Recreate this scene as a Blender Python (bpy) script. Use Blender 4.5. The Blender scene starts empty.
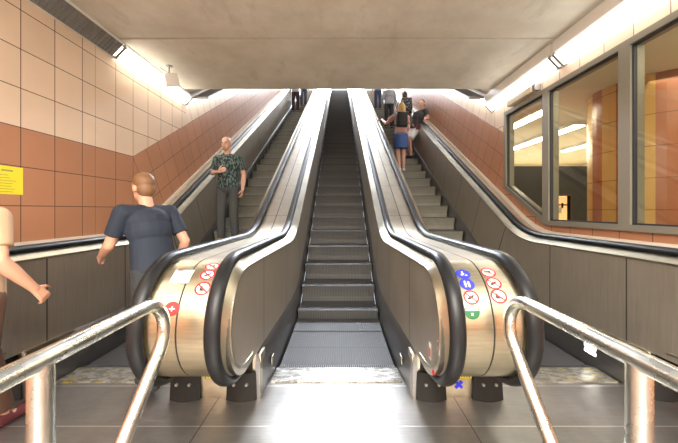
import bpy, bmesh, math, random
from mathutils import Vector, Matrix
random.seed(7)
SC = bpy.context.scene
COL = SC.collection
F, CX, HY, CH = 306.0, 340.0, 210.0, 1.357      # focal length in pixels, principal column, horizon row, eye height
T30 = math.tan(math.radians(30)); C30 = math.cos(math.radians(30)); S30 = .5

# ------------------------------------------------------------------ helpers
def link(o, parent=None):
    COL.objects.link(o)
    if parent: o.parent = parent
    return o
def from_bm(name, bm, mats, parent=None, smooth=None):
    bmesh.ops.recalc_face_normals(bm, faces=bm.faces)
    me = bpy.data.meshes.new(name); bm.to_mesh(me); bm.free()
    for m in (mats if isinstance(mats, (list, tuple)) else [mats]): me.materials.append(m)
    if smooth is not None:
        me.polygons.foreach_set('use_smooth', [True]*len(me.polygons))
        if smooth < 180: me.set_sharp_from_angle(angle=math.radians(smooth))
    return link(bpy.data.objects.new(name, me), parent)
def tag(o, label=None, cat=None, group=None, kind=None):
    if label: o['label'] = label
    if cat: o['category'] = cat
    if group: o['group'] = group
    if kind: o['kind'] = kind
    return o
def empty(name, loc=(0, 0, 0), rz=0.0):
    o = bpy.data.objects.new(name, None); o.location = loc; o.rotation_euler = (0, 0, rz); o.empty_display_size = .1
    return link(o)
def add_box(bm, x0, x1, y0, y1, z0, z1, mi=0, bev=0.0):
    r = bmesh.ops.create_cube(bm, size=1.0)
    for v in r['verts']:
        v.co = Vector((x0+(v.co.x+.5)*(x1-x0), y0+(v.co.y+.5)*(y1-y0), z0+(v.co.z+.5)*(z1-z0)))
    fs = {f for v in r['verts'] for f in v.link_faces}
    for f in fs: f.material_index = mi
    if bev:
        es = {e for f in fs for e in f.edges}
        bmesh.ops.bevel(bm, geom=list(es), offset=bev, segments=2, affect='EDGES', profile=.7)
def box(name, x0, x1, y0, y1, z0, z1, mat, parent=None, bev=0.0):
    bm = bmesh.new(); add_box(bm, min(x0, x1), max(x0, x1), y0, y1, z0, z1, 0, bev)
    return from_bm(name, bm, mat, parent, 30 if bev else None)
def add_tube(bm, pts, r, n=14, mi=0, cap=True):
    pts = [Vector(p) for p in pts]; rings = []
    for i, p in enumerate(pts):
        t = (pts[min(i+1, len(pts)-1)]-pts[max(i-1, 0)]).normalized()
        a = Vector((1, 0, 0)) if abs(t.x) < .9 else Vector((0, 0, 1))
        b = t.cross(a).normalized(); a = b.cross(t).normalized()
        rr = r[i] if isinstance(r, (list, tuple)) else r
        rings.append([bm.verts.new(p+(a*math.cos(2*math.pi*k/n)+b*math.sin(2*math.pi*k/n))*rr) for k in range(n)])
    for A, B in zip(rings, rings[1:]):
        for k in range(n):
            bm.faces.new((A[k], A[(k+1) % n], B[(k+1) % n], B[k])).material_index = mi
    if cap:
        bm.faces.new(rings[0][::-1]).material_index = mi; bm.faces.new(rings[-1]).material_index = mi
def add_prism(bm, poly, x0, x1, mi=0):
    """poly: (y, z) outline, extruded from x0 to x1"""
    a = [bm.verts.new((x0, y, z)) for y, z in poly]; b = [bm.verts.new((x1, y, z)) for y, z in poly]
    bm.faces.new(a).material_index = mi; bm.faces.new(b[::-1]).material_index = mi
    for i in range(len(poly)):
        j = (i+1) % len(poly); bm.faces.new((a[i], b[i], b[j], a[j])).material_index = mi
def add_ell(bm, c, r, M=None, seg=16, mi=0):
    q = bmesh.ops.create_uvsphere(bm, u_segments=seg, v_segments=max(8, seg*2//3), radius=1.0)
    for v in q['verts']:
        p = Vector((v.co.x*r[0], v.co.y*r[1], v.co.z*r[2]))
        v.co = (M @ p if M else p)+Vector(c)
    for f in {f for v in q['verts'] for f in v.link_faces}: f.material_index = mi

# ------------------------------------------------------------------ materials
def mat(name, color=(.5, .5, .5), rough=.5, metal=0.0, spec=.5, emit=None, estr=0):
    m = bpy.data.materials.new(name); m.use_nodes = True
    b = m.node_tree.nodes['Principled BSDF']
    b.inputs['Base Color'].default_value = (*color, 1); b.inputs['Roughness'].default_value = rough
    b.inputs['Metallic'].default_value = metal; b.inputs['Specular IOR Level'].default_value = spec
    if emit: b.inputs['Emission Color'].default_value = (*emit, 1); b.inputs['Emission Strength'].default_value = estr
    return m
class NT:
    def __init__(s, m): s.m = m; s.n = m.node_tree.nodes; s.l = m.node_tree.links; s.b = s.n['Principled BSDF']
    def node(s, t, **k):
        n = s.n.new(t)
        for a, v in k.items(): setattr(n, a, v)
        return n
    def put(s, v, sock):
        if isinstance(v, (int, float)): sock.default_value = v
        elif isinstance(v, tuple): sock.default_value = v if len(v) == len(sock.default_value) else (*v, 1)
        else: s.l.new(v, sock)
    def math(s, op, a, b=None, c=None):
        n = s.node('ShaderNodeMath', operation=op)
        for i, v in enumerate((a, b, c)):
            if v is not None: s.put(v, n.inputs[i])
        return n.outputs[0]
    def mix(s, f, a, b):
        n = s.node('ShaderNodeMix', data_type='RGBA')
        s.put(f, n.inputs[0]); s.put(a, n.inputs[6]); s.put(b, n.inputs[7]); return n.outputs[2]
    def sep(s, vec):
        n = s.node('ShaderNodeSeparateXYZ'); s.l.new(vec, n.inputs[0]); return n.outputs
    def coord(s, kind='Object'): return s.node('ShaderNodeTexCoord').outputs[kind]
    def mapping(s, vec, scale):
        n = s.node('ShaderNodeMapping'); s.l.new(vec, n.inputs[0]); n.inputs['Scale'].default_value = scale; return n.outputs[0]
    def noise(s, vec, scale, detail=4, rough=.6):
        n = s.node('ShaderNodeTexNoise'); s.l.new(vec, n.inputs['Vector'])
        n.inputs['Scale'].default_value = scale; n.inputs['Detail'].default_value = detail; n.inputs['Roughness'].default_value = rough
        return n.outputs['Fac']
    def ramp(s, f, lo, hi):
        n = s.node('ShaderNodeMapRange'); n.clamp = True; s.put(f, n.inputs[0])
        n.inputs[1].default_value = lo; n.inputs[2].default_value = hi; return n.outputs[0]
    def bump(s, h, strength, dist=.01):
        n = s.node('ShaderNodeBump'); n.inputs['Strength'].default_value = strength; n.inputs['Distance'].default_value = dist
        s.l.new(h, n.inputs['Height']); s.l.new(n.outputs[0], s.b.inputs['Normal'])
    def line(s, x, period, w):
        """1 on a thin line at every multiple of period"""
        f = s.math('PINGPONG', x, period/2); return s.math('LESS_THAN', f, w/2)
    def color(s, v): s.put(v, s.b.inputs['Base Color'])
    def rough(s, v): s.put(v, s.b.inputs['Roughness'])

def steel(name, col, r0=.25, r1=.42, scale=(3, 60, 3), joint=0, jw=.008, var=.22):
    m = mat(name, col, .3, 1.0); t = NT(m)
    co = t.coord(); g = t.noise(t.mapping(co, scale), 2.2, 5); blot = t.noise(co, 2.3, 5, .65)
    k = t.math('ADD', t.math('MULTIPLY', g, .6), t.math('MULTIPLY', blot, .4))
    dark = tuple(c*(1-var*1.6) for c in col); lite = tuple(min(1, c*(1+var)) for c in col)
    c = t.mix(t.ramp(k, .32, .68), dark, lite)
    if joint:
        uv = t.sep(t.coord('UV')); ln = t.line(uv[0], joint, jw); c = t.mix(ln, c, tuple(x*.25 for x in col))
    t.color(c)
    rr = t.node('ShaderNodeMapRange'); t.l.new(k, rr.inputs[0]); rr.inputs[1].default_value = .3; rr.inputs[2].default_value = .7
    rr.inputs[3].default_value = r0; rr.inputs[4].default_value = r1; t.rough(rr.outputs[0])
    t.bump(g, .05, .004)
    return m
M = {}
M['panel'] = steel_p = steel('brushed_steel_panel', (.50, .455, .385), .34, .46, (1.5, 30, 1.5), .83, .012, .10)
steel_p.node_tree.nodes['Principled BSDF'].inputs['Metallic'].default_value = .8
M['skirt'] = steel('skirt_steel', (.32, .32, .33), .32, .46, (3, 3, 40), 0, 0, .1)
M['deck'] = steel('deck_steel', (.66, .60, .50), .30, .42, (3, 3, 3), .95, .006, .10)
M['newel'] = steel('newel_steel', (.54, .50, .38), .26, .42, (2, 30, 30), 0, 0, .14)
M['rim'] = steel('rim_steel', (.42, .385, .30), .28, .42, (3, 3, 3), 0, 0, .12)
M['tube'] = steel('tube_steel', (.68, .70, .67), .22, .34, (4, 4, 4), 0, 0, .10)
M['plinth'] = steel('plinth_steel', (.60, .54, .42), .28, .45, (3, 3, 3), 0, 0, .2)
M['rubber'] = mat('black_rubber', (.010, .011, .013), .40, 0, .35)
M['black'] = mat('black_plastic', (.014, .013, .012), .6, 0, .3)
M['seam'] = mat('seam_black', (.02, .018, .015), .6)

# ribbed steps
def ribbed(name, col, metal, r, period, axis=0, contrast=.45, bs=.35):
    m = mat(name, col, r, metal); t = NT(m); co = t.coord(); x = t.sep(co)
    w = t.math('PINGPONG', x[axis], period/2); w = t.math('DIVIDE', w, period/2)
    s = t.ramp(w, .25, .75); blot = t.noise(co, 9, 4)
    c = t.mix(s, tuple(k*contrast for k in col), col)
    c = t.mix(t.ramp(blot, .3, .75), c, tuple(k*.72 for k in col)); t.color(c); t.bump(s, bs, .006)
    return m
M['step'] = ribbed('ribbed_step_metal', (.10, .10, .105), .25, .5, .022)  # treads darker than the risers: their shade is put into the colour
M['riser'] = ribbed('ribbed_riser_metal', (.21, .207, .20), .3, .5, .022)
M['riser_lit'] = ribbed('ribbed_riser_lit', (.46, .44, .36), .3, .5, .022, 0, .6)  # side escalators: brighter light on the same risers, put into the colour

# landing plates: fine cross ribs, joints, soft dirt
m = mat('landing_plate_metal', (.45, .44, .42), .3, .9); t = NT(m); co = t.coord(); x = t.sep(co)
rib = t.math('DIVIDE', t.math('PINGPONG', x[1], .0065), .0065)
grain = t.noise(t.mapping(co, (2, 120, 1)), 2.0, 4); blot = t.noise(co, 2.0, 6, .65)
c = t.mix(t.ramp(blot, .3, .7), (.30, .29, .27), (.50, .48, .45)); c = t.mix(t.math('MULTIPLY', t.ramp(grain, .35, .7), .45), c, (.24, .23, .22))
jn = t.math('LESS_THAN', t.math('PINGPONG', t.math('SUBTRACT', x[1], 2.36), .22), .004)
c = t.mix(jn, c, (.75, .74, .70))
jx = t.math('LESS_THAN', t.math('PINGPONG', t.math('SUBTRACT', x[0], .85), .85), .003); c = t.mix(jx, c, (.14, .13, .12))
t.color(c); t.rough(t.math('ADD', .27, t.math('MULTIPLY', blot, .22))); t.bump(rib, .22, .003)
M['floor'] = m
m = mat('comb_plate_worn', (.5, .5, .48), .35, .8); t = NT(m); co = t.coord()
n1 = t.noise(t.mapping(co, (4, 14, 1)), 2.6, 7, .7); n2 = t.noise(t.mapping(co, (3, 9, 1)), 3.1, 6, .7)
c = t.mix(t.ramp(n1, .46, .54), (.42, .41, .38), (.20, .19, .16)); c = t.mix(t.ramp(n2, .54, .58), c, (.78, .77, .74))
M['comb'] = m; t.color(c)
m = mat('comb_plate_yellow', (.5, .5, .48), .4, .6); t = NT(m); co = t.coord()
n1 = t.noise(t.mapping(co, (4, 10, 1)), 2.6, 7, .7); n2 = t.noise(t.mapping(co, (3, 6, 1)), 2.1, 7, .75)
c = t.mix(t.ramp(n1, .46, .54), (.42, .41, .38), (.22, .21, .18)); c = t.mix(t.ramp(n2, .56, .60), c, (.52, .42, .07))
M['combY'] = m; t.color(c)
M['teeth'] = ribbed('comb_teeth_metal', (.42, .42, .42), .9, .35, .018, 0, .3)

# wall tile (UV in metres; v = 0 is the border between cream above and terracotta below)
def tile_mat(name, w, h, cream=(.74, .575, .43), terra=(.46, .22, .12), split=True):
    m = mat(name, terra, .32); t = NT(m); uv = t.coord('UV'); s = t.sep(uv)
    cu = t.math('FLOOR', t.math('DIVIDE', s[0], w)); cv = t.math('FLOOR', t.math('DIVIDE', s[1], h))
    cmb = t.node('ShaderNodeCombineXYZ'); t.l.new(cu, cmb.inputs[0]); t.l.new(cv, cmb.inputs[1])
    wn = t.node('ShaderNodeTexWhiteNoise', noise_dimensions='3D'); t.l.new(cmb.outputs[0], wn.inputs[0])
    ob = t.coord(); cl = t.noise(ob, 3.2, 5)
    base = t.mix(t.math('GREATER_THAN', s[1], 0.0), terra, cream) if split else terra
    k = t.math('ADD', t.math('MULTIPLY', wn.outputs[0], .10), t.math('MULTIPLY', cl, .16))
    hsv = t.node('ShaderNodeHueSaturation'); t.put(base, hsv.inputs['Color']); t.l.new(t.math('ADD', .87, k), hsv.inputs['Value'])
    ln = t.math('MAXIMUM', t.line(s[0], w, .007), t.line(s[1], h, .007))
    t.color(t.mix(ln, hsv.outputs[0], (.10, .05, .03))); t.rough(t.math('ADD', .30, t.math('MULTIPLY', ln, .5)))
    t.bump(t.math('SUBTRACT', t.math('MULTIPLY', cl, .05), ln), .25, .004)
    return m
M['tile'] = tile_mat('wall_tile_bands', .2895, .31)
M['tile_in'] = tile_mat('column_tile', 10, .42, split=False)
# ceiling plaster
m = mat('ceiling_plaster', (.62, .58, .49), .85); t = NT(m); co = t.coord(); x = t.sep(co)
a = t.noise(co, 1.1, 7, .68); b2 = t.noise(t.mapping(co, (1.6, .5, 1)), 2.4, 6, .7); fine = t.noise(co, 60, 3)
c = t.mix(t.ramp(a, .35, .7), (.56, .52, .44), (.76, .73, .65)); c = t.mix(t.math('MULTIPLY', t.ramp(b2, .56, .72), .55), c, (.40, .355, .28))
c = t.mix(t.math('MULTIPLY', fine, .15), c, (.45, .42, .35)); t.color(c); t.bump(fine, .12, .004)
M['ceil'] = m
M['ceil_dark'] = mat('joint_dark', (.10, .085, .065), .9)
M['white'] = mat('white_enamel', (.82, .81, .77), .4)
M['cream'] = mat('cream_paint', (.74, .66, .50), .6)
M['ledge'] = mat('pale_ledge', (.72, .64, .54), .4)
M['frame'] = mat('window_frame_paint', (.27, .25, .20), .42, .3)
M['grey'] = mat('grey_metal', (.32, .31, .30), .5, .5)
M['lamp'] = mat('tube_lamp_warm', (.9, .9, .85), .5, 0, .5, (1, .93, .80), 8)
M['lamp2'] = mat('tube_lamp_white', (.9, .9, .9), .5, 0, .5, (1, .98, .94), 6.5)
M['ventback'] = mat('vent_back', (.30, .29, .27), .7)
M['comblight'] = mat('comb_light', (.9, .9, .9), .5, 0, .5, (1, .97, .9), 5)
M['lamp3'] = mat('tube_lamp_shaft', (.9, .9, .9), .5, 0, .5, (1, .97, .93), 9)
M['roomlamp'] = mat('room_lamp', (.9, .9, .85), .5, 0, .5, (1, .90, .68), 16)
M['gasket'] = mat('black_gasket', (.02, .022, .03), .5)
m = bpy.data.materials.new('window_glass'); m.use_nodes = True; nt = m.node_tree; nt.nodes.clear()
o = nt.nodes.new('ShaderNodeOutputMaterial'); mx = nt.nodes.new('ShaderNodeMixShader'); fr = nt.nodes.new('ShaderNodeFresnel'); fr.inputs[0].default_value = 1.5
tr = nt.nodes.new('ShaderNodeBsdfTransparent'); tr.inputs[0].default_value = (.93, .94, .90, 1); gl = nt.nodes.new('ShaderNodeBsdfGlossy'); gl.inputs['Roughness'].default_value = .01
ge = nt.nodes.new('ShaderNodeNewGeometry'); mr = nt.nodes.new('ShaderNodeMapRange'); nt.links.new(ge.outputs['Backfacing'], mr.inputs[0]); mr.inputs[3].default_value = 1.5; mr.inputs[4].default_value = 1/1.5; nt.links.new(mr.outputs[0], fr.inputs[0])
nt.links.new(fr.outputs[0], mx.inputs[0]); nt.links.new(tr.outputs[0], mx.inputs[1]); nt.links.new(gl.outputs[0], mx.inputs[2]); nt.links.new(mx.outputs[0], o.inputs[0])
M['glass'] = m
for k, c, r in (('red', (.50, .02, .02), .4), ('signwhite', (.78, .78, .76), .5), ('blue', (.03, .04, .42), .4), ('ink', (.02, .02, .02), .5),
                ('green', (.01, .12, .04), .4), ('yellow', (.86, .74, .03), .5), ('yellowp', (.60, .48, .05), .6), ('grayink', (.35, .33, .06), .6), ('paper', (.70, .66, .55), .5),
                ('skin', (.62, .33, .22), .5), ('skin_tan', (.58, .34, .20), .5), ('skin_pale', (.70, .42, .31), .5), ('hair_brown', (.055, .028, .015), .55), ('hair_blonde', (.55, .34, .12), .5),
                ('hair_dark', (.02, .014, .01), .5), ('hair_sand', (.20, .10, .045), .55), ('navy', (.018, .026, .045), .8), ('charcoal', (.035, .037, .04), .8), ('grey_cloth', (.075, .08, .08), .8),
                ('denim', (.06, .12, .34), .8), ('denim_dark', (.04, .055, .10), .8), ('jacket_grey', (.30, .31, .33), .8), ('white_cloth', (.72, .72, .72), .8), ('rose', (.55, .30, .26), .8),
                ('beige', (.45, .31, .19), .8), ('maroon', (.13, .03, .045), .7), ('burgundy', (.035, .012, .014), .8), ('cream_cloth', (.70, .60, .38), .8), ('brown', (.10, .05, .03), .7), ('shoe_red', (.11, .02, .025), .6), ('eye', (.02, .015, .01), .3),
                ('lips', (.38, .13, .10), .5), ('blue_cloth', (.10, .17, .34), .8), ('dark_wall', (.032, .032, .032), .6), ('orange_wall', (.50, .2, .1), .4)):
    M[k] = mat(k, c, r)
m = mat('patterned_shirt', (.03, .05, .05), .8); t = NT(m); co = t.coord(); n1 = t.noise(t.mapping(co, (1.6, 1.6, .8)), 26, 3)
t.color(t.mix(t.ramp(n1, .46, .58), (.012, .02, .024), (.13, .20, .19))); M['pattern'] = m
m = mat('backpack_print', (.03, .03, .03), .7); t = NT(m); co = t.coord(); n1 = t.noise(co, 22, 2)
t.color(t.mix(t.ramp(n1, .57, .62), (.014, .014, .016), (.42, .42, .42))); M['packprint'] = m

# ------------------------------------------------------------------ profile of the machine
CXW = .026                           # the viewer stands a little right of the centre line
D0, DC = 3.65, 2.65                 # where the incline meets the floor, comb line
DTOP = 19.5
def N(d):
    s = .12; q = (d-D0)/s
    return T30*s*(q if q > 30 else math.log1p(math.exp(q)))
NC, NR = 1.98, .39                  # newel arc: centre depth, radius
ZT = 1.075
RZ = ZT-NR
def rail_path():
    P = [(2.30, .262), (2.20, .275), (2.09, .289)]
    for i in range(25):
        a = -math.pi/2-math.pi*i/24
        P.append((NC+NR*math.cos(a), RZ+NR*math.sin(a)))
    db = D0+(ZT-1.0)/T30; R = 1.25; L = R*math.tan(math.radians(15))
    for d in (2.3, 2.65, 3.0): P.append((d, ZT))
    for i in range(11):
        a = math.radians(30*i/10); P.append((db-L+R*math.sin(a), ZT+R-R*math.cos(a)))
    d = P[-1][0]; z = P[-1][1]
    while d < DTOP-.4:
        d += .4; z += .4*T30; P.append((d, z))
    return P
RP = rail_path()
ITOP = 3+24                          # index of the newel's top point
def frames(P):
    out = []; s = 0
    for i, p in enumerate(P):
        a = P[max(i-1, 0)]; b = P[min(i+1, len(P)-1)]
        t = Vector((b[0]-a[0], b[1]-a[1])).normalized()
        if i: s += math.dist(p, P[i-1])
        out.append((Vector(p), Vector((-t.y, t.x)), s))
    return out
FR = frames(RP)
def sweep(bm, fr, prof, closed=True, mi=0):
    uvl = bm.loops.layers.uv.verify(); rings = []
    for p, n, s in fr:
        rings.append(([bm.verts.new((x, p.x+n.x*o, p.y+n.y*o)) for x, o in prof], s))
    m = len(prof)
    for (A, sa), (B, sb) in zip(rings, rings[1:]):
        for k in range(m if closed else m-1):
            j = (k+1) % m
            f = bm.faces.new((A[k], A[j], B[j], B[k])); f.material_index = mi
            for lp, uv in zip(f.loops, ((sa, k), (sa, j), (sb, j), (sb, k))): lp[uvl].uv = uv
    if closed:
        bm.faces.new(rings[0][0]).material_index = mi; bm.faces.new(rings[-1][0][::-1]).material_index = mi
def zb(d):                           # lower edge of the side panels
    n = N(d)+.10; a = .335
    return a+.05*math.log1p(math.exp((n-a)/.05)) if (n-a)/.05 < 30 else n

def sstep(a, b, x): k = max(0.0, min(1.0, (x-a)/(b-a))); return k*k*(3-2*k)
def handrail(parent, lat):
    w, h = .042, .018
    prof = [(lat-w, -.020), (lat-w, -.004), (lat-w*.72, h*.55), (lat-w*.3, h), (lat+w*.3, h), (lat+w*.72, h*.55), (lat+w, -.004), (lat+w, -.020), (lat+w*.7, -.034), (lat-w*.7, -.034)]
    bm = bmesh.new(); sweep(bm, FR, prof)
    o = from_bm('handrail', bm, M['rubber'], parent, 60); o['label'] = 'black rubber handrail'
    bm = bmesh.new(); sweep(bm, FR[2:], [(lat-.026, -.034), (lat+.026, -.034), (lat+.026, -.09), (lat-.026, -.09)])
    from_bm('handrail_guide', bm, M['rim'], parent, 40)

def side_panel(parent, lat, rail, sg):
    """lat: face of the panel; sg: direction from the face into the balustrade"""
    bm = bmesh.new(); uvl = bm.loops.layers.uv.verify()
    th = .03*sg; top = -.085
    fr = FR[ITOP:]; cols = []
    for p, n, s in fr:
        a = p+n*top; q = a.copy(); st = 0
        while q.y > zb(q.x) and st < 200: q = q-n*.006; st += 1
        cols.append((a, q, s))
    c0a, c0q, _ = cols[0]; c = (c0a+c0q)/2; r = (c0a-c0q).length/2
    s0 = cols[0][2]
    arc = [(c.x-r*math.sin(math.pi*i/20), c.y+r*math.cos(math.pi*i/20)) for i in range(21)]
    outer = [(a.x, a.y) for a, q, s in cols]; lower = [(q.x, q.y) for a, q, s in cols]
    def V(x, y, z): return bm.verts.new((x, y, z))
    for side in (0, 1):
        X = lat+th*side
        A = [V(X, *p) for p in outer]; B = [V(X, *p) for p in lower]; G = [V(X, *p) for p in arc[1:-1]]
        for i in range(len(A)-1):
            f = bm.faces.new((A[i], A[i+1], B[i+1], B[i]))
            for lp, u in zip(f.loops, (cols[i][2], cols[i+1][2], cols[i+1][2], cols[i][2])): lp[uvl].uv = (u-s0+.42, lp.vert.co.z)
        f = bm.faces.new([A[0]]+G+[B[0]])
        for lp in f.loops: lp[uvl].uv = (.42-.0+(lp.vert.co.y-NC)*.5, lp.vert.co.z)
        loop = [A[0]]+G+[B[0]]+B[1:]+A[:0:-1]
        if side == 0: L0 = loop
        else:
            for i in range(len(L0)):
                j = (i+1) % len(L0)
                if L0[i] is L0[j]: continue
                bm.faces.new((L0[i], L0[j], loop[j], loop[i]))
    for v in bm.verts: v.co.x -= .04*sg*sstep(2.0, 3.5, v.co.y)
    from_bm('side_panel', bm, M['panel'], parent)
    # rolled rim round the panel and the shoulder up to the rail
    bm = bmesh.new(); e = -.007*sg
    sweep(bm, FR[2:], [(lat+.004*sg, -.098), (lat+e, -.092), (lat+e, -.080), (lat+.008*sg, -.070), (rail-.03*sg, -.036), (rail-.03*sg, -.10)], True)
    for v in bm.verts:
        if abs(v.co.x-lat) < .012: v.co.x -= .04*sg*sstep(2.0, 3.5, v.co.y)
    from_bm('panel_rim', bm, M['rim'], parent, 50)
    return lower

def skirt(parent, lat0, plat0, sg):
    bm = bmesh.new(); d = 2.20; pts = []
    while d < DTOP-.5:
        pts.append((d, zb(d)-.002, 0.0 if d <= DC+.01 else min(0.0, N(d)-.30) if d < 4 else N(d)-.30)); d += .1
    rows = []
    for d, a, b in pts:
        lat = lat0+.028*sg*(1-sstep(2.2, 2.66, d)); plat = plat0-.04*sg*sstep(2.0, 3.5, d)
        rows.append([bm.verts.new((plat+.006*sg, d, a+.004)), bm.verts.new((plat-.002*sg, d, a-.004)), bm.verts.new((lat, d, a-.085)), bm.verts.new((lat, d, b)), bm.verts.new((plat+.015*sg, d, b)), bm.verts.new((plat+.02*sg, d, b+.02))])
    for A, B in zip(rows, rows[1:]):
        for k in range(6): bm.faces.new((A[k], A[(k+1) % 6], B[(k+1) % 6], B[k]))
    bm.faces.new(rows[0]); bm.faces.new(rows[-1][::-1])
    from_bm('skirt_panel', bm, M['skirt'], parent, 40)

def feet_box(parent, lat):
    bm = bmesh.new()
    pl = [(lat-.108, 2.36), (lat-.108, 2.19)]+[(lat-.108+.216*i/8, 2.185-.028*math.sin(math.pi*i/8)) for i in range(9)]+[(lat+.108, 2.19), (lat+.108, 2.36)]
    lo = [bm.verts.new((x, y, .0)) for x, y in pl]; hi = [bm.verts.new((x+(lat-x)*.06, y+.012, .195)) for x, y in pl]
    bm.faces.new(lo); bm.faces.new(hi[::-1])
    for i in range(len(pl)): j = (i+1) % len(pl); bm.faces.new((lo[i], hi[i], hi[j], lo[j]))
    add_box(bm, lat-.075, lat+.075, 2.205, 2.35, .19, .30, 0, .012)
    o = from_bm('handrail_inlet', bm, M['black'], parent, 30); o['label'] = 'black handrail inlet box'
    for dx in (-.045, .045):
        b = bmesh.new(); add_tube(b, [(lat+dx, 2.175, .12), (lat+dx, 2.156, .12)], .010, 10); from_bm('bolt', b, M['grey'], o)

def surf(px, py, off=-.034, lo=ITOP-22, hi=ITOP+6):
    """arc length and lateral position on the newel sheet that show at a pixel"""
    best = None
    for i in range(lo, hi):
        (p, n, s), (q, m, s2) = FR[i], FR[i+1]
        for k in range(20):
            w = k/20; a = (p*(1-w)+q*w)+(n*(1-w)+m*w).normalized()*off
            y = HY+F*(CH-a.y)/a.x; e = abs(y-py)
            if n.y > -.35 and (best is None or e < best[0]): best = (e, s*(1-w)+s2*w, CXW+(px-CX)/F*a.x)
    return best[1], best[2]
def at_s(s, off):
    for (p, n, a), (q, m, b) in zip(FR, FR[1:]):
        if a <= s <= b:
            w = (s-a)/(b-a); nn = (n*(1-w)+m*w).normalized(); return (p*(1-w)+q*w)+nn*off
def sticker(parent, s0, x0, shapes, label, lean=0.0):
    """shapes: (outline [(u, v)] in metres, material key, layer); laid on the curved sheet"""
    bm = bmesh.new(); mats = []
    for poly, key, layer in shapes:
        if key not in mats: mats.append(key)
        mi = mats.index(key); off = -.034+.0012+.0006*layer
        # slice into strips so the outline bends with the sheet
        vs0 = [p[1] for p in poly]; lo, hi = min(vs0), max(vs0); nst = max(2, int((hi-lo)/.008))
        b2 = bmesh.new(); f = b2.faces.new([b2.verts.new((u, v, 0)) for u, v in poly])
        for k in range(1, nst):
            bmesh.ops.bisect_plane(b2, geom=b2.verts[:]+b2.edges[:]+b2.faces[:], plane_co=(0, lo+(hi-lo)*k/nst, 0), plane_no=(0, 1, 0))
        mp = {}
        for v in b2.verts:
            p = at_s(s0+v.co.y, off); mp[v] = bm.verts.new((x0+v.co.x+lean*v.co.y, p.x, p.y))
        for f in b2.faces:
            try: bm.faces.new([mp[v] for v in f.verts]).material_index = mi
            except ValueError: pass
        b2.free()
    o = from_bm('sticker', bm, [M[k] for k in mats], parent); o['label'] = label
    return o
def circ(r, n=28, cx=0, cy=0, a0=0, a1=360): return [(cx+r*math.cos(math.radians(a0+(a1-a0)*i/n)), cy+r*math.sin(math.radians(a0+(a1-a0)*i/n))) for i in range(n if a1-a0 == 360 else n+1)]
def rect(x0, x1, y0, y1): return [(x0, y0), (x1, y0), (x1, y1), (x0, y1)]
def rot(poly, a): c, s = math.cos(math.radians(a)), math.sin(math.radians(a)); return [(x*c-y*s, x*s+y*c) for x, y in poly]
def ring(r0, r1, n=28):
    out = []
    for i in range(n):
        a, b = 2*math.pi*i/n, 2*math.pi*(i+1)/n
        out.append([(r0*math.cos(a), r0*math.sin(a)), (r1*math.cos(a), r1*math.sin(a)), (r1*math.cos(b), r1*math.sin(b)), (r0*math.cos(b), r0*math.sin(b))])
    return out
PIC = {'trolley': [rect(-.012, .014, -.002, .012), rect(-.018, -.013, -.004, .018), circ(.004, 10, -.008, -.009), circ(.004, 10, .010, -.009)],
       'boot': [[(-.014, .014), (-.003, .014), (-.001, -.001), (.016, -.006), (.016, -.013), (-.014, -.013)]],
       'sole': [[(-.018, -.004), (-.006, .004), (.008, .012), (.018, .012), (.010, .000), (-.004, -.010), (-.016, -.012)]]}
def prohibit(pic, r=.043):
    k = r/.036
    sh = [(circ(r), 'signwhite', 0)]+[([(x*k, y*k) for x, y in p], 'ink', 1) for p in PIC[pic]]
    sh += [(p, 'red', 3) for p in ring(r*.78, r)]+[(rot(rect(-r*.86, r*.86, -r*.10, r*.10), -42), 'red', 2)]
    return sh
def mandatory(kind, r=.042):
    sh = [(circ(r), 'blue', 0)]
    if kind == 'pair':
        for cx, h in ((-.010, .018), (.010, .014)): sh += [(circ(.005, 10, cx, h), 'signwhite', 1), (rect(cx-.006, cx+.006, h-.022, h-.006), 'signwhite', 1), (rect(cx-.005, cx-.001, -.022, h-.022), 'signwhite', 1), (rect(cx+.001, cx+.005, -.022, h-.022), 'signwhite', 1)]
    else:
        sh += [(circ(.006, 10, -.002, .016), 'signwhite', 1), ([(-.016, -.004), (.004, .008), (.008, .003), (-.004, -.012), (-.016, -.012)], 'signwhite', 1), (rect(.008, .022, -.014, -.008), 'signwhite', 1)]
    return sh

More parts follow.
